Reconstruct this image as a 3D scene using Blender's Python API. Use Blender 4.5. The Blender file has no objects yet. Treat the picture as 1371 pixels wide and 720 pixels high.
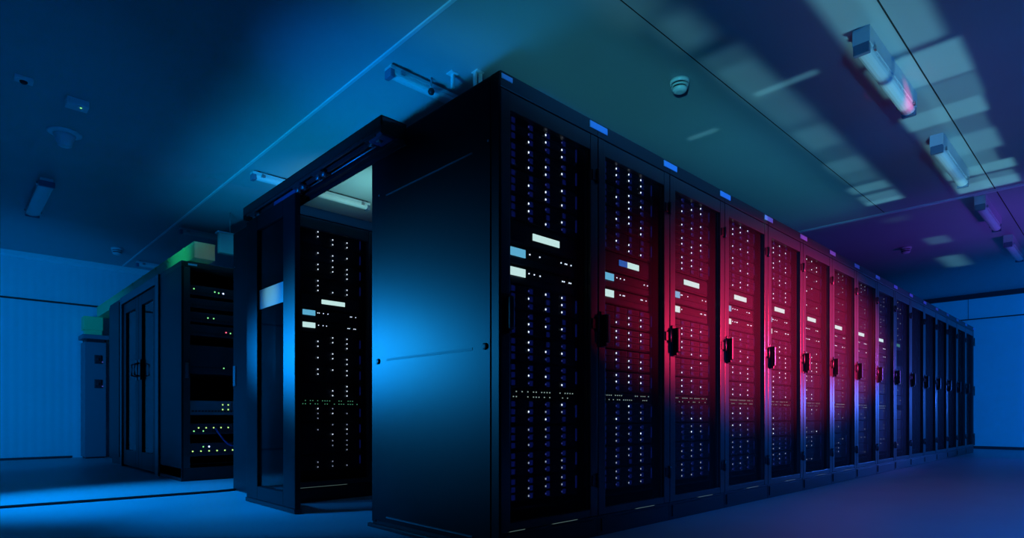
import bpy, bmesh, math, random
from mathutils import Vector, Matrix

R = math.radians
scene = bpy.context.scene
COL = scene.collection
rnd = random.Random(7)

# ------------------------------------------------------------------ materials
def mat(name, color, rough=0.5, metal=0.0, spec=0.5, bump=None, mottled=0.0):
    m = bpy.data.materials.new(name); m.use_nodes = True
    nt = m.node_tree; b = nt.nodes['Principled BSDF']
    b.inputs['Base Color'].default_value = (*color, 1)
    b.inputs['Roughness'].default_value = rough
    b.inputs['Metallic'].default_value = metal
    b.inputs['Specular IOR Level'].default_value = spec
    tc = nt.nodes.new('ShaderNodeTexCoord')
    if mottled:
        n = nt.nodes.new('ShaderNodeTexNoise'); n.inputs['Scale'].default_value = 2.5
        n.inputs['Detail'].default_value = 4
        r = nt.nodes.new('ShaderNodeMapRange')
        r.inputs['To Min'].default_value = 1 - mottled; r.inputs['To Max'].default_value = 1 + mottled
        mx = nt.nodes.new('ShaderNodeVectorMath'); mx.operation = 'SCALE'
        mx.inputs[0].default_value = color
        nt.links.new(tc.outputs['Object'], n.inputs['Vector'])
        nt.links.new(n.outputs['Fac'], r.inputs['Value'])
        nt.links.new(r.outputs['Result'], mx.inputs['Scale'])
        nt.links.new(mx.outputs['Vector'], b.inputs['Base Color'])
    if bump:
        kind, scale, strength = bump
        if kind == 'noise':
            t = nt.nodes.new('ShaderNodeTexNoise'); t.inputs['Scale'].default_value = scale
            out = t.outputs['Fac']
        else:
            t = nt.nodes.new('ShaderNodeTexWave'); t.wave_type = 'BANDS'
            t.bands_direction = kind; t.inputs['Scale'].default_value = scale
            out = t.outputs['Fac']
        bp = nt.nodes.new('ShaderNodeBump'); bp.inputs['Strength'].default_value = strength
        bp.inputs['Distance'].default_value = 0.01
        nt.links.new(tc.outputs['Object'], t.inputs['Vector'])
        nt.links.new(out, bp.inputs['Height'])
        nt.links.new(bp.outputs['Normal'], b.inputs['Normal'])
    return m

def glow(name, color, strength):
    m = bpy.data.materials.new(name); m.use_nodes = True
    b = m.node_tree.nodes['Principled BSDF']
    b.inputs['Base Color'].default_value = (0.05, 0.05, 0.05, 1)
    b.inputs['Emission Color'].default_value = (*color, 1)
    b.inputs['Emission Strength'].default_value = strength
    return m

def screen_mat(name, color, strength, scale=420.0):
    """a dot-matrix display: bright cells with fine dark gaps"""
    m = glow(name, color, strength); nt = m.node_tree; b = nt.nodes['Principled BSDF']
    tc = nt.nodes.new('ShaderNodeTexCoord')
    ck = nt.nodes.new('ShaderNodeTexChecker'); ck.inputs['Scale'].default_value = scale
    ck.inputs['Color1'].default_value = (*color, 1)
    ck.inputs['Color2'].default_value = (*(c * 0.72 for c in color), 1)
    nt.links.new(tc.outputs['Object'], ck.inputs['Vector'])
    nt.links.new(ck.outputs['Color'], b.inputs['Emission Color'])
    return m

def pane(name, clear, color, rough, tint=(1, 1, 1), spec=0.5):
    """a see-through sheet (perforated steel or glass): part transparent, part surface"""
    m = bpy.data.materials.new(name); m.use_nodes = True
    nt = m.node_tree; b = nt.nodes['Principled BSDF']
    b.inputs['Base Color'].default_value = (*color, 1)
    b.inputs['Roughness'].default_value = rough
    b.inputs['Specular IOR Level'].default_value = spec
    t = nt.nodes.new('ShaderNodeBsdfTransparent'); t.inputs['Color'].default_value = (*tint, 1)
    mx = nt.nodes.new('ShaderNodeMixShader'); mx.inputs['Fac'].default_value = clear
    nt.links.new(b.outputs['BSDF'], mx.inputs[1]); nt.links.new(t.outputs['BSDF'], mx.inputs[2])
    nt.links.new(mx.outputs['Shader'], nt.nodes['Material Output'].inputs['Surface'])
    return m

M = dict(
    ceiling=mat('ceiling_panels', (0.42, 0.44, 0.46), 0.45, 0, 0.3, ('Y', 14.0, 0.05), 0.06),
    wall=mat('ribbed_wall_panels', (0.62, 0.66, 0.7), 0.5, 0, 0.4, ('X', 3.2, 0.25), 0.05),
    wall_end=mat('end_wall_panels', (0.62, 0.66, 0.7), 0.5, 0, 0.4, ('noise', 60, 0.08), 0.05),
    floor=mat('vinyl_floor', (0.4, 0.42, 0.45), 0.42, 0, 0.5, ('noise', 90, 0.03), 0.08),
    trim=mat('pale_trim', (0.7, 0.73, 0.76), 0.35),
    seam=mat('dark_seam', (0.012, 0.012, 0.014), 0.8),
    skirting=mat('dark_skirting', (0.03, 0.03, 0.035), 0.5),
    black=mat('black_powder_coat', (0.02, 0.02, 0.022), 0.42, 0, 0.5, ('noise', 400, 0.02)),
    panel=mat('black_satin_side_panel', (0.011, 0.011, 0.013), 0.38, 0, 0.2, ('noise', 300, 0.015)),
    door=mat('black_door_frame', (0.04, 0.04, 0.041), 0.28, 0, 0.6),
    inside=mat('cabinet_inside', (0.008, 0.008, 0.009), 0.7),
    rail=mat('mounting_rail_steel', (0.03, 0.03, 0.032), 0.5, 0.3),
    chassis=mat('server_chassis', (0.028, 0.032, 0.045), 0.45),
    tray=mat('drive_tray_plastic', (0.05, 0.055, 0.08), 0.4),
    tab=glow('lit_blue_release_tab', (0.015, 0.04, 0.55), 0.16),
    handle=mat('black_handle', (0.012, 0.012, 0.014), 0.3),
    lock=mat('chrome_lock', (0.6, 0.6, 0.62), 0.25, 1.0),
    plate=mat('pale_blue_plate', (0.35, 0.45, 0.8), 0.4),
    steel=mat('bare_steel', (0.45, 0.46, 0.5), 0.3, 0.9),
    dark_steel=mat('dark_steel', (0.06, 0.06, 0.075), 0.3, 0.6),
    hdr=mat('header_black', (0.012, 0.012, 0.014), 0.4),
    mesh=pane('perforated_door_mesh', 0.66, (0.02, 0.02, 0.021), 0.55, (1, 1, 1), 0.06),
    glass=pane('door_glass', 0.5, (0.004, 0.004, 0.005), 0.05),
    frost=mat('white_film', (0.85, 0.87, 0.88), 0.5),
    lamp_body=mat('lamp_housing', (0.6, 0.62, 0.65), 0.4),
    lamp_cap=mat('lamp_end_cap', (0.12, 0.17, 0.26), 0.3),
    lamp_cover=mat('lamp_diffuser', (0.75, 0.77, 0.78), 0.22, 0, 0.6),
    white=mat('white_plastic', (0.75, 0.76, 0.78), 0.35),
    dark=mat('dark_plastic', (0.015, 0.015, 0.018), 0.5),
    yellow=mat('yellow_fibre_duct', (0.6, 0.75, 0.3), 0.45),
    motor=mat('blue_grey_casting', (0.1, 0.14, 0.32), 0.32, 0.3),
    grey=mat('grey_equipment', (0.16, 0.17, 0.2), 0.5),
    cable=mat('blue_cable', (0.05, 0.12, 0.5), 0.5),
    led=glow('led_white', (0.72, 0.85, 1.0), 3.2),
    led_soft=glow('led_soft', (0.6, 0.72, 1.0), 0.9),
    led_dim=glow('led_dim', (0.12, 0.16, 0.9), 0.35),
    led_green=glow('led_green', (0.25, 0.9, 0.3), 1.1),
    led_lime=glow('led_lime', (0.55, 1.0, 0.25), 1.2),
    led_red=glow('led_red', (1.0, 0.12, 0.2), 1.6),
    led_blue=glow('led_blue', (0.5, 0.65, 1.0), 4.0),
    port=glow('port_light', (0.65, 0.9, 0.8), 0.75),
    port_green=glow('port_light_green', (0.2, 0.85, 0.45), 0.8),
    scr_white=screen_mat('display_white', (0.66, 0.97, 0.95), 2.1),
    scr_cyan=screen_mat('display_cyan', (0.16, 0.62, 0.95), 1.7),
    scr_blue=screen_mat('display_blue', (0.02, 0.2, 0.8), 1.2),
    scr_green=screen_mat('display_green', (0.2, 0.75, 0.5), 0.5),
    sill=glow('light_streak_glow', (0.5, 0.8, 0.72), 0.12),  # faint glow stands in for streaks of light on the sills
)

# ------------------------------------------------------------------ mesh helpers
class MB:
    """collects boxes, tubes and lathes and makes one mesh of them"""
    def __init__(self):
        self.bm = bmesh.new(); self.mats = []
    def slot(self, m):
        if m not in self.mats: self.mats.append(m)
        return self.mats.index(m)
    def box(self, x0, x1, y0, y1, z0, z1, m='black', bevel=0.0):
        i = self.slot(m)
        vs = [self.bm.verts.new((x, y, z)) for x in (x0, x1) for y in (y0, y1) for z in (z0, z1)]
        fs = []
        for q in ((0, 1, 3, 2), (4, 6, 7, 5), (0, 4, 5, 1), (2, 3, 7, 6), (0, 2, 6, 4), (1, 5, 7, 3)):
            f = self.bm.faces.new([vs[k] for k in q]); f.material_index = i; fs.append(f)
        if bevel:
            es = list({e for f in fs for e in f.edges})
            r = bmesh.ops.bevel(self.bm, geom=es, offset=bevel, segments=2, affect='EDGES', profile=0.6)
            for f in r['faces']: f.material_index = i
        return self
    def prism(self, pts, axis, a, b, m='black'):
        """polygon pts (two coords) swept along axis from a to b"""
        i = self.slot(m)
        def P(p, t):
            if axis == 'x': return (t, p[0], p[1])
            if axis == 'y': return (p[0], t, p[1])
            return (p[0], p[1], t)
        A = [self.bm.verts.new(P(p, a)) for p in pts]; B = [self.bm.verts.new(P(p, b)) for p in pts]
        n = len(pts)
        fs = [self.bm.faces.new(A), self.bm.faces.new(B[::-1])]
        for k in range(n):
            fs.append(self.bm.faces.new((A[k], B[k], B[(k + 1) % n], A[(k + 1) % n])))
        for f in fs: f.material_index = i
        return self
    def lathe(self, prof, c, axis='z', m='black', seg=24):
        """profile of (radius, height) spun about an axis through c"""
        i = self.slot(m); rings = []
        def P(r, h, t):
            u, v = r * math.cos(t), r * math.sin(t)
            if axis == 'z': return (c[0] + u, c[1] + v, c[2] + h)
            if axis == 'x': return (c[0] + h, c[1] + u, c[2] + v)
            return (c[0] + u, c[1] + h, c[2] + v)
        for r, h in prof:
            rings.append([self.bm.verts.new(P(r, h, 2 * math.pi * k / seg)) for k in range(seg)])
        for a, b in zip(rings, rings[1:]):
            for k in range(seg):
                f = self.bm.faces.new((a[k], a[(k + 1) % seg], b[(k + 1) % seg], b[k]))
                f.material_index = i; f.smooth = True
        for rg in (rings[0], rings[-1]):
            f = self.bm.faces.new(rg); f.material_index = i
        return self
    def tube(self, pts, r, m='black', seg=8):
        i = self.slot(m); pts = [Vector(p) for p in pts]; rings = []
        for k, p in enumerate(pts):
            d = (pts[min(k + 1, len(pts) - 1)] - pts[max(k - 1, 0)]).normalized()
            u = d.cross(Vector((0, 0, 1)))
            if u.length < 1e-3: u = d.cross(Vector((0, 1, 0)))
            u.normalize(); v = d.cross(u)
            rings.append([self.bm.verts.new(p + r * (math.cos(t) * u + math.sin(t) * v))
                          for t in (2 * math.pi * q / seg for q in range(seg))])
        for a, b in zip(rings, rings[1:]):
            for k in range(seg):
                f = self.bm.faces.new((a[k], a[(k + 1) % seg], b[(k + 1) % seg], b[k]))
                f.material_index = i; f.smooth = True
        for rg in (rings[0], rings[-1]):
            self.bm.faces.new(rg).material_index = i
        return self
    def data(self, name):
        bmesh.ops.recalc_face_normals(self.bm, faces=self.bm.faces)
        me = bpy.data.meshes.new(name); self.bm.to_mesh(me); self.bm.free()
        for m in self.mats: me.materials.append(M[m])
        return me
    def build(self, name, parent=None, loc=(0, 0, 0)):
        return put(name, self.data(name), parent, loc)

def put(name, me, parent=None, loc=(0, 0, 0)):
    o = bpy.data.objects.new(name, me); COL.objects.link(o)
    o.parent = parent; o.location = loc
    return o

def tag(o, label, cat, group=None):
    o['label'] = label; o['category'] = cat
    if group: o['group'] = group
    return o

def thing(name, label, cat, loc=(0, 0, 0), group=None):
    o = bpy.data.objects.new(name, None); COL.objects.link(o); o.location = loc
    o.empty_display_size = 0.1
    return tag(o, label, cat, group)

def struct(o):
    o['kind'] = 'structure'; return o

# ------------------------------------------------------------------ the room
P = 0.65            # cabinet pitch
H = 2.02            # cabinet height
D = 1.007           # cabinet depth
ZC = 2.8            # ceiling
YW, XW = 8.6, 11.9  # the two walls in view
X0, Y0 = -5.0, -5.0

struct(MB().box(X0, XW + .2, Y0, YW + .2, -.15, 0, 'floor').build('floor'))
struct(MB().box(X0, XW + .2, Y0, YW + .2, ZC, ZC + .15, 'ceiling').build('ceiling'))
struct(MB().box(X0, XW + .2, YW, YW + .2, 0, ZC, 'wall').build('wall_back'))
struct(MB().box(XW, XW + .2, Y0, YW, 0, ZC, 'wall_end').build('wall_right'))
# coves at the ceiling
struct(MB().prism([(YW, ZC), (YW, ZC - .085), (YW - .02, ZC - .085), (YW - .03, ZC - .05), (YW - .05, ZC - .025), (YW - .05, ZC)],
                  'x', X0, XW - .06, 'trim').build('trim_1'))
struct(MB().prism([(XW, ZC), (XW, ZC - .085), (XW - .02, ZC - .085), (XW - .05, ZC - .03), (XW - .05, ZC)],
                  'y', Y0, YW, 'skirting').build('trim_2'))  # dark colour stands in for the shade on this cove
# horizontal wall seams
struct(MB().box(X0, XW, YW - .004, YW + .01, 2.16, 2.185, 'seam').build('trim_3'))
struct(MB().box(XW - .004, XW + .01, Y0, YW, 2.335, 2.358, 'seam').build('trim_4'))
struct(MB().box(XW - .003, XW + .01, .305, .313, 2.358, ZC - .085, 'seam').build('trim_5'))
struct(MB().box(XW - .012, XW, Y0, YW, 0, .05, 'skirting').build('baseboard_right'))
struct(MB().box(X0, -.3, YW - .012, YW, 0, .03, 'skirting').build('baseboard_back'))
# ceiling cover strips and seams
struct(MB().prism([(.287, ZC), (.292, ZC - .006), (.312, ZC - .006), (.317, ZC)], 'y', Y0, YW - .05, 'trim').build('trim_6'))
struct(MB().prism([(5.755, ZC), (5.77, ZC - .014), (5.81, ZC - .014), (5.825, ZC)], 'y', Y0, YW - .05, 'trim').build('trim_7'))
struct(MB().box(.34, 5.75, -.871, -.863, ZC - .002, ZC + .01, 'seam').build('trim_8'))
struct(MB().box(.34, 5.75, .076, .082, ZC - .0015, ZC + .01, 'seam').build('trim_9'))
struct(MB().box(5.83, XW - .05, -.871, -.863, ZC - .0015, ZC + .01, 'seam').build('trim_10'))
# a black cable on the floor
cb = MB(); cb.tube([(-4.2, 3.42, .009), (-2.8, 3.31, .009), (-1.4, 3.185, .009), (-.6, 3.12, .009), (-.12, 3.085, .009), (.1, 3.13, .009), (.6, 3.16, .009)], .009, 'dark', 10)
tag(cb.build('floor_cable'), 'thin black cable lying straight across the blue-lit floor on the left', 'cable')

# ------------------------------------------------------------------ cabinets
def enclosure_mesh(h=H, d=D, w=P):
    b = MB(); t = .018
    b.box(.001, t, .042, d, .1, h - .07, 'inside'); b.box(w - t, w - .001, .042, d, .1, h - .07, 'inside')
    b.box(.001, w - .001, d - .02, d, .1, h - .07, 'black')
    b.box(.001, w - .001, .0, d, h - .068, h, 'black', .004)           # roof with its front beam
    b.box(.001, w - .001, .035, d, .1, .118, 'inside')
    b.box(.02, w - .02, .068, d - .03, .175, .185, 'inside')           # bottom shelf
    b.box(t, .07, .066, .075, .12, h - .07, 'inside'); b.box(w - .07, w - t, .066, .075, .12, h - .07, 'inside')
    return b.data('enclosure')
def plinth_mesh(d=D, w=P):
    b = MB(); b.box(.001, w - .001, .006, d, 0, .099, 'black', .003)
    b.box(.03, w - .03, -.001, .006, .02, .085, 'black', .002)
    return b.data('plinth')
def door_mesh(h=H, w=P):
    b = MB(); z0, z1 = .102, h - .072
    b.box(.003, .058, 0, .036, z0, z1, 'door', .004)
    b.box(w - .058, w - .003, 0, .036, z0, z1, 'door', .004)
    b.box(.058, w - .058, .002, .036, z1 - .075, z1, 'door', .003)
    b.box(.058, w - .058, .002, .036, z0, z0 + .036, 'door', .003)
    b.box(.058, .064, .018, .034, z0 + .036, z1 - .075, 'door')        # inner lips round the sheet
    b.box(w - .064, w - .058, .018, .034, z0 + .036, z1 - .075, 'door')
    return b.data('door')
def sheet_mesh(h=H, w=P):
    b = MB(); b.box(.064, w - .064, .024, .0265, .138, h - .147, 'mesh'); return b.data('mesh_sheet')
def handle_mesh():
    b = MB()
    b.box(.012, .05, -.008, 0, .925, 1.1, 'handle', .003)
    b.box(.018, .044, -.042, -.008, .945, 1.085, 'handle', .007)
    b.box(.022, .040, -.030, -.008, .93, .95, 'handle', .003)
    b.lathe([(.006, -.001), (.006, .003)], (.031, -.012, .936), 'y', 'lock', 12)
    return b.data('handle')
def hinge_mesh():
    b = MB(); b.lathe([(.007, 0), (.009, .004), (.009, .066), (.007, .07)], (P - .012, -.008, 0), 'z', 'handle', 12)
    b.box(P - .05, P - .012, -.006, .001, .01, .06, 'handle', .002)
    return b.data('hinge')
def rail_mesh(x):
    b = MB(); b.box(x, x + .022, .076, .1, .186, H - .075, 'rail')
    return b.data('mounting_rail')
def plate_mesh():
    b = MB(); b.box(P - .068, P + .068, -.006, -.0006, H - .043, H - .011, 'plate', .0015)
    return b.data('joining_plate')

ME = dict(enclosure=enclosure_mesh(), plinth=plinth_mesh(), door=door_mesh(), sheet=sheet_mesh(), handle=handle_mesh(),
          hinge=hinge_mesh(), rail_l=rail_mesh(.06), rail_r=rail_mesh(P - .082), plate=plate_mesh())
sm = MB(); sm.box(.33, .5, .004, .02, .0995, .1015, 'sill'); ME['sill'] = sm.data('light_streak')  # glowing sliver imitating a streak of light, not a real lamp

def make_cabinet(label, loc, group, plate=True, sill=True):
    t = thing('server_cabinet', label, 'server cabinet', loc, group)
    put('enclosure', ME['enclosure'], t); put('plinth', ME['plinth'], t)
    for k in ('rail_l', 'rail_r'): put('mounting_rail', ME[k], t)
    d = put('door', ME['door'], t)
    put('mesh_sheet', ME['sheet'], d); put('handle', ME['handle'], d)
    for z in (.24, 1.0, 1.72): put('hinge', ME['hinge'], d, (0, 0, z))
    if plate: put('joining_plate', ME['plate'], t)['label'] = 'small pale plate'
    return t

# ------------------------------------------------------------------ what stands in the racks
TX = (.107, .2185, .330, .4415)     # the four columns of drive trays
def chassis_mesh(name, h):
    b = MB(); b.box(.102, .548, .0665, .72, 0, h, 'chassis', .002)
    b.box(.088, .102, .0625, .0672, .003, h - .003, 'chassis', .001); b.box(.548, .562, .0625, .0672, .003, h - .003, 'chassis', .001)
    return b
def server_mesh():
    b = chassis_mesh('s', .108)
    for z in (.003, .037, .0705): b.box(.104, .546, .064, .0672, z + .0325, z + .0345, 'chassis')
    b.box(.551, .559, .058, .0625, .03, .09, 'tab', .001)
    return b.data('chassis')
def tray_mesh():
    b = MB(); b.box(0, .1065, .059, .0665, 0, .031, 'tray', .0015)
    b.box(.012, .034, .0575, .0595, .004, .027, 'tab', .001)
    for k in range(5): b.box(.044 + k * .011, .050 + k * .011, .0583, .0592, .006, .025, 'chassis')
    return b.data('drive_tray')
def led_mesh(name, m, w=.0056, h=.0080):
    b = MB(); b.box(-w / 2, w / 2, .0565, .0592, -h / 2, h / 2, m, .0008); return b.data(name)
def controller_mesh():
    b = chassis_mesh('c', .098)
    b.box(.11, .54, .062, .0667, .01, .088, 'tray', .002)
    b.box(.245, .44, .0605, .0625, .03, .074, 'dark', .001)
    return b.data('chassis')
def shelf_unit_mesh():
    b = chassis_mesh('u', .079)
    b.box(.11, .54, .062, .0667, .004, .03, 'tray', .001)
    b.box(.11, .54, .063, .0667, .034, .07, 'chassis', .001)
    return b.data('chassis')
def switch_mesh():
    b = chassis_mesh('w', .048)
    for k in range(24):
        for z in (.006, .027): b.box(.112 + k * .018, .125 + k * .018, .0645, .0668, z, z + .012, 'dark')
    return b.data('chassis')
ME.update(server=server_mesh(), tray=tray_mesh(), controller=controller_mesh(), unit=shelf_unit_mesh(), switch=switch_mesh(),
          led=led_mesh('status_light', 'led'), led_soft=led_mesh('status_light', 'led_soft'), led_dim=led_mesh('status_light', 'led_dim'),
          port=led_mesh('port_light', 'port', .0055, .005), port_green=led_mesh('port_light', 'port_green', .0055, .005),
          pin=led_mesh('status_light', 'led', .0055, .0055))
def screen_mesh(x0, x1, z0, z1, m):
    b = MB(); b.box(x0, x1, .0575, .0608, z0, z1, m, .0006); return b.data('display')
ME.update(scr=screen_mesh(.2535, .432, .0365, .067, 'scr_white'), scr_l=screen_mesh(.2535, .325, .0365, .067, 'scr_blue'),
          scr_r=screen_mesh(.325, .432, .0365, .067, 'scr_white'), scr_g=screen_mesh(.2535, .432, .0365, .067, 'scr_green'),
          lab_c=screen_mesh(.115, .206, .034, .07, 'scr_cyan'), lab_w=screen_mesh(.115, .206, .034, .07, 'scr_white'))

ORD = ['first', 'second', 'third', 'fourth', 'fifth', 'sixth', 'seventh', 'eighth', 'ninth', 'tenth', 'eleventh',
       'twelfth', 'thirteenth', 'fourteenth', 'fifteenth', 'sixteenth']
# bottom heights of the units, from the top of a rack down: (kind, z)
STACK = [('server', 1.787), ('server', 1.673), ('server', 1.559), ('server', 1.445), ('controller', 1.341), ('unit_c', 1.254),
         ('unit_w', 1.168), ('server', 1.055), ('server', .941), ('server', .826), ('server', .712), ('switch', .660),
         ('server', .551), ('server', .437), ('server', .323), ('server', .210)]

def fill_rack(cx, cy, where, trays, bright, seed, group, lit_below=1.0, green=False, only=None):
    rg = random.Random(seed)
    n_s = 0; n_u = 0
    for kind, z in STACK:
        if only and kind not in only: continue
        base = kind.split('_')[0]
        if base == 'server':
            n_s += 1
            lab = '%s drive server from the top in %s' % (ORD[n_s - 1], where)
            t = thing('drive_server', lab, 'server', (cx, cy, z), 'drive servers in ' + group)
            put('chassis', ME['server'], t)
            pats = [rg.choice(('110', '110', '110', '011', '011', '111', '111', '101', '010', '001')) for c in range(4)]
            for r in range(3):
                for c in range(4):
                    zt = .0715 - r * .0340 + .003
                    tr = None
                    if trays: tr = put('drive_tray', ME['tray'], t, (TX[c], 0, zt))
                    if c == 0: continue
                    p = rg.random()
                    low = z < .6
                    if pats[c][r] == '1' and p < (.8 if low else .95) * min(1, bright + .05): m = 'led_soft' if low and rg.random() < .6 else 'led'
                    elif p < .93: m = 'led_dim'
                    else: continue
                    if not trays and m == 'led_dim': continue
                    if (low and z < .4 or bright < .65) and m == 'led' : m = 'led_soft'
                    if tr: put('status_light', ME[m], tr, (.0062, -.001, .0155))
                    else: put('status_light', ME[m], t, (TX[c] + .0062, -.001, zt + .0155))
        elif base == 'controller':
            t = thing('storage_controller', 'storage controller with a lit display in ' + where, 'server', (cx, cy, z))
            put('chassis', ME['controller'], t)
            if green: put('display', ME['scr_g'], t)
            elif seed == 2:
                put('display', ME['scr_l'], t)['label'] = 'blue end of the display'
                put('display', ME['scr_r'], t)['label'] = 'white end of the display'
            else: put('display', ME['scr'], t)
        elif base == 'unit':
            up = kind == 'unit_c'
            t = thing('rack_unit', 'rack unit with a %s label light in %s' % ('cyan' if up else 'white', where), 'server', (cx, cy, z))
            put('chassis', ME['unit'], t)
            put('display', ME['lab_c' if up else 'lab_w'], t)
            xs = [.226, .237, .268, .302] if up else [.232, .266, .292, .304]
            xs += [.448, .478, .488, .52] if up else [.458, .470, .506, .518]
            for x in xs:
                if rg.random() < .86 * min(1, bright + .3): put('status_light', ME['pin'], t, (x, 0.004, .057))
        else:
            t = thing('network_switch', 'thin network switch with port lights in ' + where, 'switch', (cx, cy, z))
            put('chassis', ME['switch'], t)
            for row, zz in ((0, .036), (1, .0135)):
                for k in range(24):
                    if rg.random() < (.62 if row == 0 else .5):
                        put('port_light', ME['port_green' if green or group.startswith('the cabinet behind') else 'port'], t, (.1185 + k * .018, .006, zz))

# main row -----------------------------------------------------------
GR = 'server cabinets of the long row'
for n in range(16):
    if n == 0: lab = 'black server cabinet at the near corner, with the wide blue-lit side panel'
    elif n == 15: lab = 'black server cabinet at the far end of the long row'
    else: lab = 'black mesh-door server cabinet, %s along the long row from the near corner' % ORD[n]
    cab = make_cabinet(lab, (n * P, 0, 0), GR)
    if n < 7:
        s = put('light_streak', ME['sill'], cab); s['label'] = 'pale glow imitating light under the door'
    if n == 0:
        s2 = MB(); s2.box(.06, .15, .004, .02, .0995, .1015, 'sill'); s2.build('light_streak', cab)
        # side panel towards the camera
        sp = MB()
        sp.box(-.004, .0005, .004, .050, .03, H - .004, 'panel', .0015)
        sp.box(-.002, .0005, .050, .056, .03, H - .004, 'inside')
        sp.box(-.006, .0005, .056, .966, .04, H - .012, 'panel', .002)
        sp.box(-.003, .0005, .969, D, .03, H - .004, 'panel', .0015)
        side = sp.build('side_panel', cab)
        sl = MB(); sl.box(-.0072, -.0055, .171, .858, .872, .884, 'dark'); sl.build('grip_slot', side)
        for zz in (1.727, .066):
            s3 = MB(); s3.prism([(-.006, zz - .004), (-.011, zz - .003), (-.011, zz + .001), (-.006, zz + .004)], 'y', .171, .858, 'steel')
            s3.build('grip_lip', side)
        for yy, zz in ((.938, .874), (.088, .883)):
            k = MB(); k.lathe([(.015, .002), (.015, -.004), (.011, -.007), (.004, -.007)], (-.006, yy, zz), 'x', 'dark', 20)
            k.build('quarter_turn_latch', side)
        for yy, zz in ((.069, 1.746), (.93, 1.744)):
            k = MB(); k.lathe([(.005, .002), (.005, -.002), (.003, -.003)], (-.006, yy, zz), 'x', 'steel', 12)
            k.build('screw', side)
        ft = MB(); ft.box(-.02, .0, .02, D + .02, 0, .02, 'black', .004); ft.build('floor_rail', cab)
        pl = MB(); pl.box(.004, .066, -.006, -.0006, H - .034, H - .014, 'plate', .0015); pl.build('joining_plate', cab)['label'] = 'small pale plate'
    if n == 15:
        for z in (.12, .92, 1.72):
            k = MB(); k.box(P, P + .02, -.012, .03, z, z + .13, 'handle', .004); k.build('hinge', cab)
BRIGHT = [1, .95, .95, .85, .75, .7, .6, .55, .5, .3]
for n in range(10):
    w = ('the near corner cabinet' if n == 0 else 'the %s cabinet along the long row' % ORD[n])
    fill_rack(n * P, 0, w, n < 5, BRIGHT[n], n + 1, w, green=(n == 9), only=(('server', 'controller') if n == 9 else None))

# second row ---------------------------------------------------------
R2X, R2Y = .02, 2.09
for n in range(2):
    lab = ('black server cabinet facing the aisle doorway, half hidden behind the sliding glass door' if n == 0 else
           'black server cabinet next to the doorway cabinet, deeper inside the aisle')
    cab = make_cabinet(lab, (R2X + n * P, R2Y, 0), 'server cabinets behind the aisle', plate=False)
    if n == 0:
        sp = MB(); sp.box(-.018, .0005, .004, D, .02, H - .004, 'panel', .003)
        sd = sp.build('side_panel', cab)
        k = MB(); k.box(-.024, -.017, .95, 1.0, .82, .98, 'steel', .003); k.build('handle', sd)['label'] = 'small bright handle'
        k = MB(); k.lathe([(.006, 0), (.006, -.004)], (-.018, .97, 1.75), 'x', 'steel', 12); k.build('screw', sd)
        s = MB(); s.box(.05, .42, .004, .02, .0995, .1015, 'sill'); s.build('light_streak', cab)['label'] = 'pale glow imitating light under the door'
fill_rack(R2X, R2Y, 'the cabinet facing the aisle doorway', False, 1, 42, 'the cabinet behind the doorway')

# sliding door at the aisle mouth -------------------------------------
dr = thing('sliding_door', 'black sliding glass aisle door with an overhead track, standing half open', 'door', (0, 0, 0))
hy0, hy1, hx, hz0, hz1 = .65, 2.42, -.165, 1.93, 2.012
hb = MB()
hb.box(hx, hx + .008, hy0, hy1, hz0 + .03, hz1, 'hdr', .002)
hb.box(hx, -.024, hy0, hy1, hz1 - .008, hz1, 'hdr', .002)
hb.box(hx, -.024, hy0, hy0 + .008, hz0, hz1, 'hdr', .002); hb.box(hx, -.024, hy1 - .008, hy1, hz0, hz1, 'hdr', .002)
hb.box(-.032, -.024, hy0, hy1, hz0 - .02, hz1, 'hdr', .002); hb.box(-.066, -.032, hy0 + .008, hy1 - .008, hz0, hz0 + .01, 'hdr', .002)
hb.build('track_cover', dr)
for x in (-.148, -.1):
    b = MB(); b.box(x - .006, x + .006, hy0 + .03, hy1 - .03, hz0 + .022, hz0 + .034, 'dark_steel', .002)
    b.box(x - .012, x + .012, hy0 + .03, hy1 - .03, hz0 + .034, hz0 + .038, 'dark_steel'); b.build('track_rail', dr)
b = MB(); b.tube([(-.078, hy0 + .06, hz0 + .02), (-.078, hy1 - .06, hz0 + .02)], .004, 'steel', 8); b.build('drive_cable', dr)
for y in (.78, 1.36, 1.62, 2.30):
    b = MB(); b.box(-.15, -.08, y - .05, y + .05, hz0 + .012, hz0 + .026, 'dark_steel', .004)
    for dy in (-.035, .035):
        b.lathe([(.006, -.012), (.018, -.010), (.014, 0), (.018, .010), (.006, .012)], (-.118, y + dy, hz0 + .012), 'x', 'steel', 16)
    b.build('roller_carriage', dr)
b = MB(); b.box(-.118, -.07, 1.70, 2.02, hz0 + .008, hz0 + .034, 'motor', .006); b.build('drive_motor', dr)['label'] = 'blue motor housing'
b = MB(); b.box(-.145, -.07, .68, .80, hz0 + .004, hz0 + .034, 'motor', .006); b.build('end_stop', dr)
lx0, lx1, ly0, ly1 = -.135, -.1, 1.665, 2.44
lf = MB()
lf.box(lx0, lx1, ly0, ly0 + .17, .03, 1.925, 'panel', .004); lf.box(lx0, lx1, ly1 - .19, ly1, .03, 1.925, 'panel', .004)
lf.box(lx0, lx1, ly0 + .17, ly1 - .19, 1.83, 1.925, 'panel', .004); lf.box(lx0, lx1, ly0 + .17, ly1 - .19, .03, .12, 'panel', .004)
leaf = lf.build('door_leaf', dr)
b = MB(); b.box(-.12, -.115, ly0 + .165, ly1 - .185, .11, 1.835, 'glass'); b.build('glass_pane', leaf)
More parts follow.
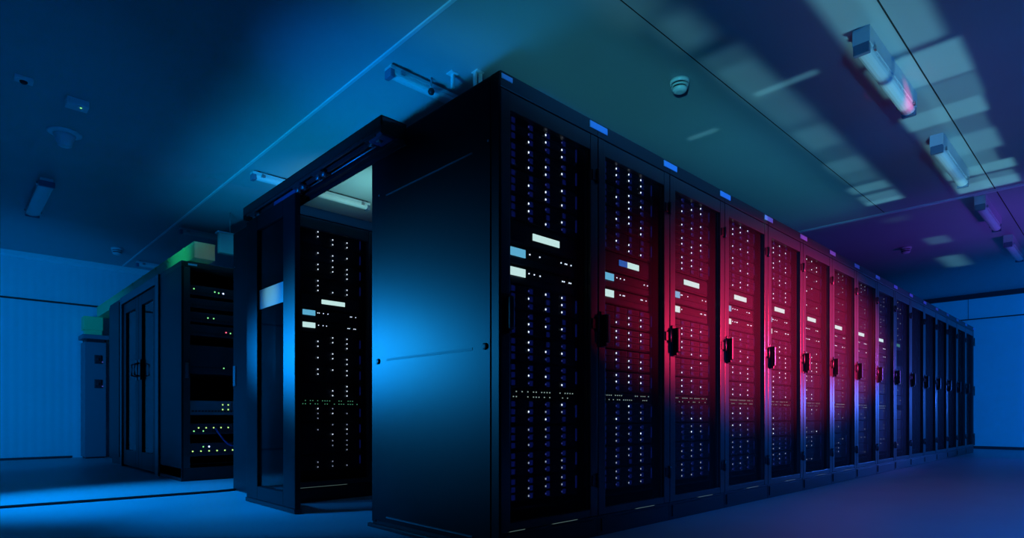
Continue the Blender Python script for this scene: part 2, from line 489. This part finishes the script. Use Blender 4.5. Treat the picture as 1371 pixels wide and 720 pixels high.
b = MB(); b.box(-.1215, -.1203, ly0 + .172, ly1 - .192, 1.30, 1.428, 'frost'); b.build('safety_band', leaf)['label'] = 'pale band across the glass'
b = MB(); b.box(lx0 - .006, lx1 + .006, ly0 - .004, ly1 + .004, .004, .03, 'hdr', .003); b.build('bottom_guide', leaf)

# third row ------------------------------------------------------------
R3X, R3Y, R3D, R3W, R3H = -.1, 4.1, .72, .62, 1.985
rk = thing('network_rack', 'open-fronted black network rack with green lights, behind the sliding door', 'rack', (R3X, R3Y, 0))
b = MB()
b.box(0, .018, .0, R3D, .03, R3H - .05, 'panel', .003); b.box(R3W - .02, R3W, .0, R3D, .03, R3H - .05, 'black')
b.box(0, R3W, R3D - .02, R3D, .03, R3H - .05, 'black'); b.box(0, R3W, 0, R3D, R3H - .05, R3H, 'black', .004)
b.box(0, R3W, .01, R3D, 0, .12, 'black', .003)
b.box(.02, R3W - .02, .1, R3D - .03, .14, .15, 'inside')
b.build('enclosure', rk)
for x in (.0185, R3W - .075):
    q = MB(); q.box(x, x + .055, .003, .04, .122, R3H - .052, 'door', .004); q.build('front_post', rk)
q = MB(); q.box(.03, .055, -.02, .003, .93, 1.07, 'steel', .005); q.build('handle', rk)['label'] = 'small bright handle'
q = MB(); q.box(.055, .13, -.004, .0, R3H - .035, R3H - .018, 'plate', .001); q.build('name_plate', rk)['label'] = 'small pale plate'
for x in (.05, R3W - .07):
    q = MB(); q.box(x, x + .02, .08, .11, .151, R3H - .052, 'rail'); q.build('mounting_rail', rk)

def gear(label, z, h, lights, m='grey', name='network_switch', slots=True):
    t = thing(name, label, 'switch', (R3X, R3Y, z), 'network gear in the open rack')
    b = MB(); b.box(.078, R3W - .082, .062, .5, 0, h, m, .003)
    b.box(.06, .078, .07, .079, .004, h - .004, m, .001); b.box(R3W - .082, R3W - .062, .07, .079, .004, h - .004, m, .001)
    if slots:
        for k in range(14): b.box(.1 + k * .028, .122 + k * .028, .0605, .0625, h * .2, h * .2 + .016, 'dark')
    b.build('chassis', t)
    for x, zz, mm in lights:
        q = MB(); q.lathe([(.0065, .003), (.0065, -.001), (.004, -.003)], (x, .060, zz), 'y', mm, 10)
        q.build('status_light', t)
    return t
gear('top switch in the open rack, with a white light and green lights', 1.70, .09,
     [(.12, .055, 'led_green'), (.30, .05, 'led_green'), (.335, .045, 'led_green'), (.375, .045, 'led_blue')], 'chassis')
gear('dark blank unit second from the top of the open rack', 1.585, .085, [], 'chassis', 'rack_unit')
gear('switch with two small green lights in the upper open rack', 1.455, .09, [(.24, .045, 'led_green'), (.29, .045, 'led_green')], 'chassis')
gear('unit with one red light in the open rack', 1.33, .1, [(.40, .05, 'led_red'), (.44, .045, 'led_green')], 'chassis', 'rack_unit')
gear('tall dark unit in the middle of the open rack', .98, .26, [(.38, .06, 'led_green')], 'chassis', 'rack_unit')
gear('grey unit with a square of four green lights in the lower open rack', .60, .13,
     [(.37, .095, 'led_lime'), (.42, .095, 'led_lime'), (.37, .05, 'led_lime'), (.42, .05, 'led_lime')], 'grey', 'rack_unit')
gear('upper of two low switches with a row of yellow-green lights', .42, .1,
     [(.16 + k * .065, .06, 'led_lime') for k in range(6)] + [(.12, .03, 'led_green'), (.2, .03, 'led_green')], 'chassis')
gear('lowest switch with yellow-green lights and one bright white light', .22, .12,
     [(.11 + k * .07, .045, 'led_lime') for k in range(6)] + [(.25, .085, 'led_blue'), (.2, .085, 'led_green')], 'chassis')
cb = MB(); pts = []
for k in range(13):
    t_ = k / 12; pts.append((R3X + .30 + .18 * t_, R3Y + .045 - .02 * math.sin(math.pi * t_), .475 - .17 * t_ - .05 * math.sin(math.pi * t_)))
cb.tube(pts, .008, 'cable', 10)
tag(cb.build('patch_cable'), 'blue patch cable hanging across the lower switches of the open rack', 'cable')

# end-of-aisle doors beyond the network rack
dd = thing('double_door', 'pair of dark aisle end doors with a shared handle plate, past the open rack', 'door', (R3X, 4.83, 0))
b = MB(); b.box(-.012, .06, 0, .12, 0, 1.985, 'door', .004); b.box(-.012, .06, 1.62, 1.7, 0, 1.985, 'door', .004)
b.box(-.012, .06, .12, 1.62, 1.9, 1.985, 'door', .004); b.build('door_frame', dd)
for k in range(2):
    y0 = .125 + k * .748; y1 = y0 + .744
    b = MB()
    b.box(.005, .045, y0, y0 + .14, .02, 1.895, 'panel', .004); b.box(.005, .045, y1 - .14, y1, .02, 1.895, 'panel', .004)
    b.box(.005, .045, y0 + .14, y1 - .14, 1.78, 1.895, 'panel', .004); b.box(.005, .045, y0 + .14, y1 - .14, .02, .2, 'panel', .004)
    lf = b.build('door_leaf', dd)
    b = MB(); b.box(.022, .028, y0 + .138, y1 - .138, .19, 1.79, 'glass'); b.build('glass_pane', lf)
    yh = (y1 - .07) if k == 0 else (y0 + .07)
    b = MB(); b.box(-.006, .005, yh - .05, yh + .05, .98, 1.2, 'handle', .004)
    b.tube([(-.004, yh, 1.02), (-.045, yh, 1.03), (-.045, yh, 1.15), (-.004, yh, 1.16)], .009, 'handle', 10); b.build('handle', lf)
# last cabinet in that line
fc = thing('equipment_cabinet', 'dark equipment cabinet beyond the aisle end doors', 'cabinet', (R3X, 6.55, 0))
b = MB(); b.box(0, R3W, .0, .62, .06, 1.985, 'panel', .006); b.build('body', fc)
b = MB(); b.box(.02, R3W - .02, .02, .6, 0, .06, 'black'); b.build('plinth', fc)
b = MB(); b.box(-.012, 0, .03, .59, .1, 1.95, 'panel', .003); b.build('side_panel', fc)

# pale service column by the back wall
sc = thing('switchboard', 'narrow pale switchboard with two dark switch boxes by the back wall', 'switchboard', (-.205, 8.2, 0))
b = MB(); b.box(0, .25, .05, .36, .02, 1.62, 'grey', .006); b.box(.02, .23, .07, .36, 0, .02, 'dark'); b.build('body', sc)
b = MB(); b.box(-.03, .28, .0, .36, 1.66, 1.72, 'grey', .008); b.box(.02, .23, .05, .34, 1.62, 1.66, 'dark'); b.build('top_cover', sc)
for z in (1.32, .98):
    b = MB(); b.box(.11, .19, .02, .05, z, z + .12, 'dark', .006); b.box(.135, .165, .005, .02, z + .04, z + .08, 'dark', .004)
    s_ = b.build('switch_box', sc)
    b = MB(); b.box(.20, .215, .045, .0505, z + .02, z + .035, 'led_dim'); b.build('status_light', s_)

# yellow fibre duct over the third line -----------------------------------
ty0, tx0, tx1, tz0, tz1 = 3.95, -.035, .135, 1.992, 2.135
td = thing('cable_duct', 'long yellow-green cable duct running over the far cabinets to the back wall', 'cable duct', (0, 0, 0))
b = MB()
b.box(tx0, tx1, ty0, 8.42, tz0, tz0 + .008, 'yellow'); b.box(tx0, tx0 + .006, ty0, 8.42, tz0 + .008, tz1 - .012, 'yellow')
b.box(tx1 - .006, tx1, ty0, 8.42, tz0 + .008, tz1 - .012, 'yellow')
b.build('trough', td)
b = MB(); b.box(tx0 - .004, tx1 + .004, ty0 - .002, 8.42, tz1 - .012, tz1, 'yellow', .002)
for k in range(9): b.box(tx0 - .006, tx1 + .006, ty0 + .3 + k * .5, ty0 + .34 + k * .5, tz1 - .03, tz1 + .003, 'yellow', .001)
b.build('lid', td)
b = MB(); b.box(tx0 + .006, tx1 - .006, ty0 - .001, ty0 + .006, tz0 + .008, tz1 - .012, 'yellow', .002); b.build('end_cap', td)
b = MB(); b.box(-.2, .03, 8.36, 8.55, 1.80, 1.99, 'yellow', .006); b.box(-.18, .02, 8.38, 8.53, 1.73, 1.80, 'yellow', .004); b.build('down_spout', td)

# ------------------------------------------------------------------ ceiling things
def lamp(label, x0, x1, y, group, axis='x', hang=0.0, w=.092, base=.1, deep=.036):
    t = thing('ceiling_light', label, 'ceiling light', ((x0 + x1) / 2 if axis == 'x' else y, y if axis == 'x' else (x0 + x1) / 2, ZC - hang), group)
    if axis == 'y': t.rotation_euler.z = R(90)
    L = (x1 - x0) / 2; e = w / 2; g = base / 2; zb = -deep
    b = MB(); b.prism([(-g, 0), (-g, zb + .006), (-g + .006, zb), (g - .006, zb), (g, zb + .006), (g, 0)], 'x', -L, L, 'lamp_body'); b.build('housing', t)
    sk = .012 if deep < .06 else .008; dp = .02 if deep < .06 else .03     # straight skirt and depth of the cover
    pr = [(-e, zb), (-e, zb - sk)] + [(e * -math.cos(a), zb - sk - .004 - dp * math.sin(a)) for a in (R(d) for d in (15, 40, 65, 90, 115, 140, 165))] + [(e, zb - sk), (e, zb)]
    b = MB(); b.prism(pr, 'x', -L + .03, L - .03, 'lamp_cover')
    for k in range(9):      # fine ribs of the cover's side
        for sg in (-1, 1):
            ya, yb = sorted((sg * e, sg * (e + .0015)))
            b.box(-L + .06 + k * (2 * L - .12) / 9, -L + .075 + k * (2 * L - .12) / 9, ya, yb, zb - sk, zb - .002, 'lamp_cover')
    b.build('diffuser', t)
    for s in (-1, 1):
        b = MB(); xa, xb = sorted((s * (L - .03), s * (L + .002)))
        b.box(xa, xb, -e * 1.03, e * 1.03, zb - sk - dp - .012, zb + .012, 'lamp_cap', .006)
        b.build('end_cap', t)
        for q in (-1, 1):
            b = MB(); xa, xb = sorted((s * (L - .1), s * (L - .07))); ya, yb = sorted((q * (e + .001), q * (e + .014)))
            b.box(xa, xb, ya, yb, zb - .012, zb + .012, 'steel', .002); b.build('clip', t)
        if hang:
            b = MB(); b.lathe([(.006, 0), (.006, hang)], (s * (L - .04), 0, 0), 'z', 'steel', 10); b.lathe([(.02, hang - .012), (.02, hang)], (s * (L - .04), 0, 0), 'z', 'steel', 14); b.build('hanger', t)
    return t
GL = 'tube lights along the front aisle ceiling'
for lab, a, b_ in (('nearest tube light over the front aisle, with a pink glint at its far end', 2.12, 3.17),
                   ('second tube light over the front aisle, beside the bright ceiling patch', 3.98, 5.02),
                   ('third tube light over the front aisle, just past the ceiling cross strip', 5.86, 6.9),
                   ('farthest tube light over the front aisle, nearest the end wall', 7.75, 8.8)):
    lamp(lab, a, b_, -.733, GL, base=.09, w=.082, deep=.1)
GM = 'tube lights above the cabinet aisles'
for lab, y in (('tube light seen just above the near corner cabinet edge', 1.43), ('tube light crossing behind the sliding door track', 3.68),
               ('tube light above the yellow-green cable duct', 5.9), ('dim tube light deep behind the cable duct', 8.0)):
    lamp(lab, .36, 1.54, y, GM, hang=.02, w=.07, base=.075, deep=.028)
lamp('dark tube light alone on the left ceiling, pointing to the back wall', 5.2, 6.4, -.94, None, axis='y', w=.12)

# junctions beside the tube light over the corner
t = thing('ceiling_sensor', 'small black ball sensor hanging beside the tube light over the corner', 'sensor', (.652, 1.372, ZC))
b = MB(); b.lathe([(.006, 0), (.006, -.075)], (0, 0, 0), 'z', 'steel', 10); b.build('stem', t)
b = MB(); b.lathe([(.004, -.07), (.016, -.076), (.022, -.092), (.016, -.108), (.004, -.114)], (0, 0, 0), 'z', 'dark', 16); b.build('ball', t)
for x, y, lab in ((.722, 1.236, 'thin ceiling bracket right of the black ball sensor'), (.832, 1.115, 'wider ceiling bracket just above the corner cabinet')):
    t = thing('ceiling_bracket', lab, 'bracket', (x, y, ZC))
    b = MB(); b.box(-.03, .03, -.03, .03, -.008, 0, 'white', .002); b.build('base', t)
    for s in ((-1, 1) if x > .8 else (0,)):
        b = MB(); b.box(s * .022 - .008, s * .022 + .008, -.012, .012, -.10, -.008, 'white', .003); b.build('post', t)

def detector(label, x, y, s=1.0):
    t = thing('smoke_detector', label, 'smoke detector', (x, y, ZC))
    b = MB(); b.lathe([(.055 * s, 0), (.055 * s, -.012 * s), (.05 * s, -.02 * s)], (0, 0, 0), 'z', 'white', 28); b.build('base', t)
    b = MB(); b.lathe([(.045 * s, -.02 * s), (.045 * s, -.028 * s)], (0, 0, 0), 'z', 'dark', 28)
    b.lathe([(.039 * s, -.034 * s), (.039 * s, -.046 * s)], (0, 0, 0), 'z', 'dark', 28); b.build('vent_slot', t)
    b = MB(); b.lathe([(.05 * s, -.028 * s), (.046 * s, -.036 * s)], (0, 0, 0), 'z', 'white', 28)
    b.lathe([(.044 * s, -.046 * s), (.036 * s, -.06 * s), (.02 * s, -.066 * s)], (0, 0, 0), 'z', 'white', 28); b.build('head', t)
detector('round slotted smoke detector on the ceiling above the near cabinets', 1.86, .27, 1.15)
detector('tiny smoke detector on the ceiling above the far cabinets', 7.5, .28, 1.2)
detector('small smoke detector on the left ceiling near the back wall', .04, 7.5, 1.3)
t = thing('ceiling_speaker', 'cone-shaped ceiling fitting with a wide round flange on the left', 'ceiling fitting', (-.96, 3.98, ZC))
b = MB(); b.lathe([(.115, 0), (.115, -.006), (.1, -.012), (.05, -.022)], (0, 0, 0), 'z', 'white', 32); b.build('flange', t)
b = MB(); b.lathe([(.075, -.02), (.062, -.05), (.046, -.10), (.034, -.108)], (0, 0, 0), 'z', 'white', 32); b.build('cone', t)
t = thing('ceiling_emergency_light', 'small box light on the left ceiling above the cone fitting', 'emergency light', (-.97, 3.33, ZC))
b = MB(); b.box(-.065, .065, -.05, .05, -.05, 0, 'white', .006); b.build('housing', t)
b = MB(); b.box(-.055, .055, -.054, -.05, -.042, -.012, 'lamp_cover', .001); b.build('lens', t)
b = MB(); b.lathe([(.006, -.05), (.006, -.054)], (.02, -.02, 0), 'z', 'led_green', 12); b.build('status_light', t)
t = thing('ceiling_motion_sensor', 'low flat sensor box at the far left of the ceiling', 'sensor', (-1.27, 3.22, ZC))
b = MB(); b.box(-.05, .05, -.035, .035, -.025, 0, 'white', .006); b.build('housing', t)
b = MB(); b.lathe([(.022, -.025), (.02, -.034), (.012, -.04)], (0, 0, 0), 'z', 'dark', 16); b.build('lens', t)
# hanging sign-like box above the second row
t = thing('hanging_unit', 'pale box hung from a ceiling rod above the cable duct end', 'ceiling fitting', (.62, 5.0, ZC))
b = MB(); b.lathe([(.005, 0), (.005, -.24)], (0, 0, 0), 'z', 'steel', 10); b.build('rod', t)
b = MB(); b.box(-.12, .12, -.04, .04, -.46, -.24, 'plate', .012); b.box(-.14, .14, -.05, .05, -.25, -.235, 'plate', .003); b.build('box', t)

# ------------------------------------------------------------------ camera
cd = bpy.data.cameras.new('camera'); cam = bpy.data.objects.new('camera', cd); COL.objects.link(cam)
cam.location = (-1.68047, -1.82087, .58728)
cam.rotation_euler = (R(90), 0, .806 - R(90))
cd.sensor_fit = 'HORIZONTAL'; cd.sensor_width = 36
cd.lens = 36 * 802.69 / 1371; cd.shift_x = 0; cd.shift_y = (557 - 360) / 1371
cd.clip_start = .05; cd.clip_end = 100
scene.camera = cam

# ------------------------------------------------------------------ light
def spot(name, loc, aim, power, color, size, blend=1.0, radius=.05):
    l = bpy.data.lights.new(name, 'SPOT'); l.energy = power; l.color = color
    l.spot_size = R(size); l.spot_blend = blend; l.shadow_soft_size = radius
    o = bpy.data.objects.new(name, l); COL.objects.link(o); o.location = loc
    o.rotation_euler = (Vector(aim) - Vector(loc)).to_track_quat('-Z', 'Y').to_euler()
    return o
BLUE = (.0, .27, 1.0); DEEP = (.0, .17, 1.0); AZURE = (.008, .36, 1.0)
spot('blue_lamp_side', (-3.0, 5.2, 1.5), (0, .72, .92), 950, AZURE, 20, 1.0, .1)
spot('blue_fill_door', (-2.9, 6.6, 1.4), (-.1, 1.66, 1.0), 800, BLUE, 10, 1.0, .1)  # added spot, unseen, brightens the sliding leaf's stile
spot('cyan_fill_band', (-2.6, 2.7, 1.5), (-.12, 2.06, 1.37), 110, (.25, .8, 1.0), 7, 1.0, .05)  # narrow spot added to lift the pale band on the glass
spot('blue_lamp_left_ceiling', (-2.5, -2.5, .4), (-1.0, 3.7, 2.75), 170, (.0, .22, 1.0), 18, 1.0, .05)
spot('blue_lamp_floor', (-3.2, 4.1, 2.2), (-.5, 3.15, 0), 1450, BLUE, 44, 1.0, .1)
spot('blue_fill_doorway', (-3.0, 3.0, 2.0), (0, 1.5, 0), 420, BLUE, 26, 1.0, .1)  # extra unseen spot added for the floor at the aisle mouth
spot('blue_lamp_wall', (-3.4, 4.0, 1.2), (-.8, 8.6, 1.4), 560, BLUE, 58, 1.0, .2)
spot('teal_fill_aisle', (1.35, 3.0, 2.06), (1.3, 3.25, 2.8), 34, (.25, .8, .8), 98, 1.0, .1)  # hidden spot added on the rack tops to brighten the ceiling
spot('green_fill_duct', (-3.2, 2.6, 1.2), (0, 4.4, 2.04), 330, (.02, .75, .6), 12, 1.0, .1)  # added unseen spot that greens the duct's side
spot('warm_fill_duct', (-1.95, -3.0, .8), (.05, 3.95, 2.07), 130, (.8, .75, .6), 2.6, 1.0, .03)  # made-up narrow spot that lights only the duct's end face
spot('blue_lamp_end_wall', (6.8, -4.2, 1.3), (11.9, -1.6, 1.2), 880, (.0, .2, 1.0), 85, 1.0, .2)
rl = spot('red_lamp_row', (4.7, -3.3, 1.35), (3.75, 0, 1.25), 4600, (1.0, .02, .11), 26, 1.0, .1)
rl.scale = (3.1, 1, 1)
spot('violet_fill_row', (7.8, -2.8, 1.3), (6.0, 0, 1.1), 240, (.3, .08, 1.0), 44, 1.0, .1)  # added unseen spot, tints the farther door stiles violet
spot('blue_fill_row_end', (10.8, -2.6, .9), (7.4, 0, .9), 300, (.03, .15, 1.0), 50, 1.0, .1)  # added out of view to give the far stiles blue highlights
gl = spot('red_glint_fill', (3.9, -2.6, 1.2), (2.98, -.774, 2.693), 260, (1.0, .03, .22), 2.6, 1.0, .02)  # made-up narrow beam that puts the pink glint on the diffuser
gl.scale = (3, 1, 1)
spot('purple_lamp_ceiling', (7.0, -2.6, .8), (6.9, -.7, 2.8), 100, (.25, .05, 1.0), 75, 1.0, .2)
spot('blue_fill_track', (-2.3, 1.1, .3), (-.1, 1.5, 1.95), 260, DEEP, 34, 1.0, .05)  # added out of view to brighten the door track's underside
spot('blue_lamp_front', (1.0, -4.2, 1.6), (3.2, -.7, .2), 500, DEEP, 75, 1.0, .3)
pl_ = spot('blue_fill_plates', (1.5, -3.6, 2.3), (1.3, 0, 2.03), 520, (.02, .3, 1.0), 5.5, 1.0, .1)  # flat beam added to light the row of joining plates
pl_.scale = (10, 1, 1)
spot('blue_fill_fixture', (2.2, -4.4, 1.6), (3.6, -.8, 2.75), 90, DEEP, 50, 1.0, .3)  # blue wash added for the sides of the tube light housings

def pattern_fill(name, loc, energy, color, rects, radius):
    """an added, unseen spot low down that throws soft-edged rectangles (x0, soft, x1, soft, y0, soft, y1, soft, strength) up on the ceiling"""
    l = bpy.data.lights.new(name, 'SPOT'); l.energy = energy; l.color = color
    l.spot_size = R(165); l.spot_blend = .3; l.shadow_soft_size = radius; l.use_nodes = True
    o = bpy.data.objects.new(name, l); COL.objects.link(o); o.location = loc; o.rotation_euler = (R(180), 0, 0)
    nt = l.node_tree; em = nt.nodes['Emission']
    tc = nt.nodes.new('ShaderNodeTexCoord'); sx = nt.nodes.new('ShaderNodeSeparateXYZ')
    nt.links.new(tc.outputs['Normal'], sx.inputs[0])
    def mth(op, *a):
        n = nt.nodes.new('ShaderNodeMath'); n.operation = op
        for i, v in enumerate(a):
            if isinstance(v, (int, float)): n.inputs[i].default_value = v
            else: nt.links.new(v, n.inputs[i])
        return n.outputs[0]
    def step(v, a, s):
        n = nt.nodes.new('ShaderNodeMapRange'); n.interpolation_type = 'SMOOTHSTEP'
        n.inputs['From Min'].default_value = a - s; n.inputs['From Max'].default_value = a + s
        nt.links.new(v, n.inputs['Value']); return n.outputs['Result']
    h = ZC - loc[2]
    az = mth('ABSOLUTE', sx.outputs['Z'])
    # the spot is turned over about X: its x is the room's x, its y the room's -y
    px = mth('MULTIPLY_ADD', mth('DIVIDE', sx.outputs['X'], az), h, loc[0])
    py = mth('MULTIPLY_ADD', mth('DIVIDE', sx.outputs['Y'], az), -h, loc[1])
    total = None
    for x0, a, x1, b, y0, c, y1, d, k in rects:
        v = mth('MULTIPLY', mth('MULTIPLY', step(px, x0, a), mth('SUBTRACT', 1.0, step(px, x1, b))),
                mth('MULTIPLY', step(py, y0, c), mth('SUBTRACT', 1.0, step(py, y1, d))))
        v = mth('MULTIPLY', v, k)
        total = v if total is None else mth('ADD', total, v)
    ev = mth('DIVIDE', 1.0, mth('POWER', mth('MAXIMUM', az, .12), 3.0))   # evens out the fall-off over the throw
    nt.links.new(mth('MULTIPLY', total, ev), em.inputs['Strength'])

RECTS = [  # x0 x1 y0 y1 soft strength
    (1.2, 2.55, -1.05, -.62, .05, .75), (2.62, 3.1, -1.10, -.62, .035, .95), (3.12, 3.5, -1.1, -.68, .03, .55), (3.5, 3.8, -1.08, -.6, .03, 1.0),
    (3.8, 4.15, -1.05, -.62, .03, .4), (4.15, 4.6, -1.06, -.62, .035, .8), (4.6, 4.95, -1.0, -.6, .03, .55), (4.95, 5.2, -1.08, -.6, .03, 1.1),
    (5.25, 5.42, -1.05, -.6, .03, .65), (5.42, 5.68, -1.06, -.6, .03, 1.15), (1.2, 5.68, -.86, -.80, .04, .3),
    (.7, 1.2, -.1, .2, .15, .2), (1.25, 1.6, -.12, .08, .09, .28), (1.75, 5.4, -.19, .07, .06, .2), (1.95, 2.5, -.17, .07, .07, .2), (2.5, 3.0, -.19, .05, .1, .14),
    (3.15, 3.6, -.18, .06, .08, .24), (3.95, 4.3, -.18, .1, .05, .26), (4.3, 4.6, -.16, .1, .05, .12), (4.72, 4.95, -.18, .14, .04, .5),
    (5.05, 5.4, -.18, .14, .04, .45), (5.28, 5.4, -.18, .14, .03, .35), (2.36, 2.43, -.4, .0, .025, .5), (2.63, 2.69, .42, .8, .025, .4),
    (7.2, 7.6, -.2, .02, .06, .3), (8.4, 9.2, -.14, .1, .1, .5), (6.0, 6.2, -.05, .15, .1, .1),
]
pattern_fill('pattern_fill', (2.3, -1.62, .1), 150, (.24, .85, 1.0), [(a, f, b, f, c, f, d, f, k) for a, b, c, d, f, k in RECTS], .012)  # invented projector, makes the pale ceiling patches
pattern_fill('blue_fill_ceiling', (-2.6, .4, .1), 185, (.0, .4, 1.0),  # added masked spot, shapes the blue pool on the ceiling
             [(.05, .5, .88, .2, 1.0, 1.6, 4.6, 1.4, 1.0)], .05)
pattern_fill('deep_blue_fill_ceiling', (-3.2, -3.6, .25), 24, (.0, .3, 1.0),  # added blue fill for the ceiling over the front aisle
             [(.2, .8, 9.5, 1.5, -4.0, .5, -.1, .4, 1.0)], .05)
pattern_fill('teal_fill_ceiling', (-3.6, -2.6, .25), 66, (.07, .62, .82),  # added masked fill for the ceiling above the long row
             [(.2, .8, 5.6, .5, .1, .35, 1.08, .25, .8), (2.6, 1.2, 5.6, .4, .1, .3, .7, .4, .5)], .05)

w = bpy.data.worlds.new('world'); scene.world = w; w.use_nodes = True
bg = w.node_tree.nodes['Background']; bg.inputs[0].default_value = (.0, .12, 1.0, 1); bg.inputs[1].default_value = .016

vs = scene.view_settings
scene.display_settings.display_device = 'sRGB'
vs.view_transform = 'Standard'; vs.look = 'None'; vs.exposure = 0; vs.gamma = 1; vs.use_curve_mapping = False
scene.cycles.max_bounces = 6; scene.cycles.transparent_max_bounces = 12
scene.cycles.sample_clamp_indirect = 3.0
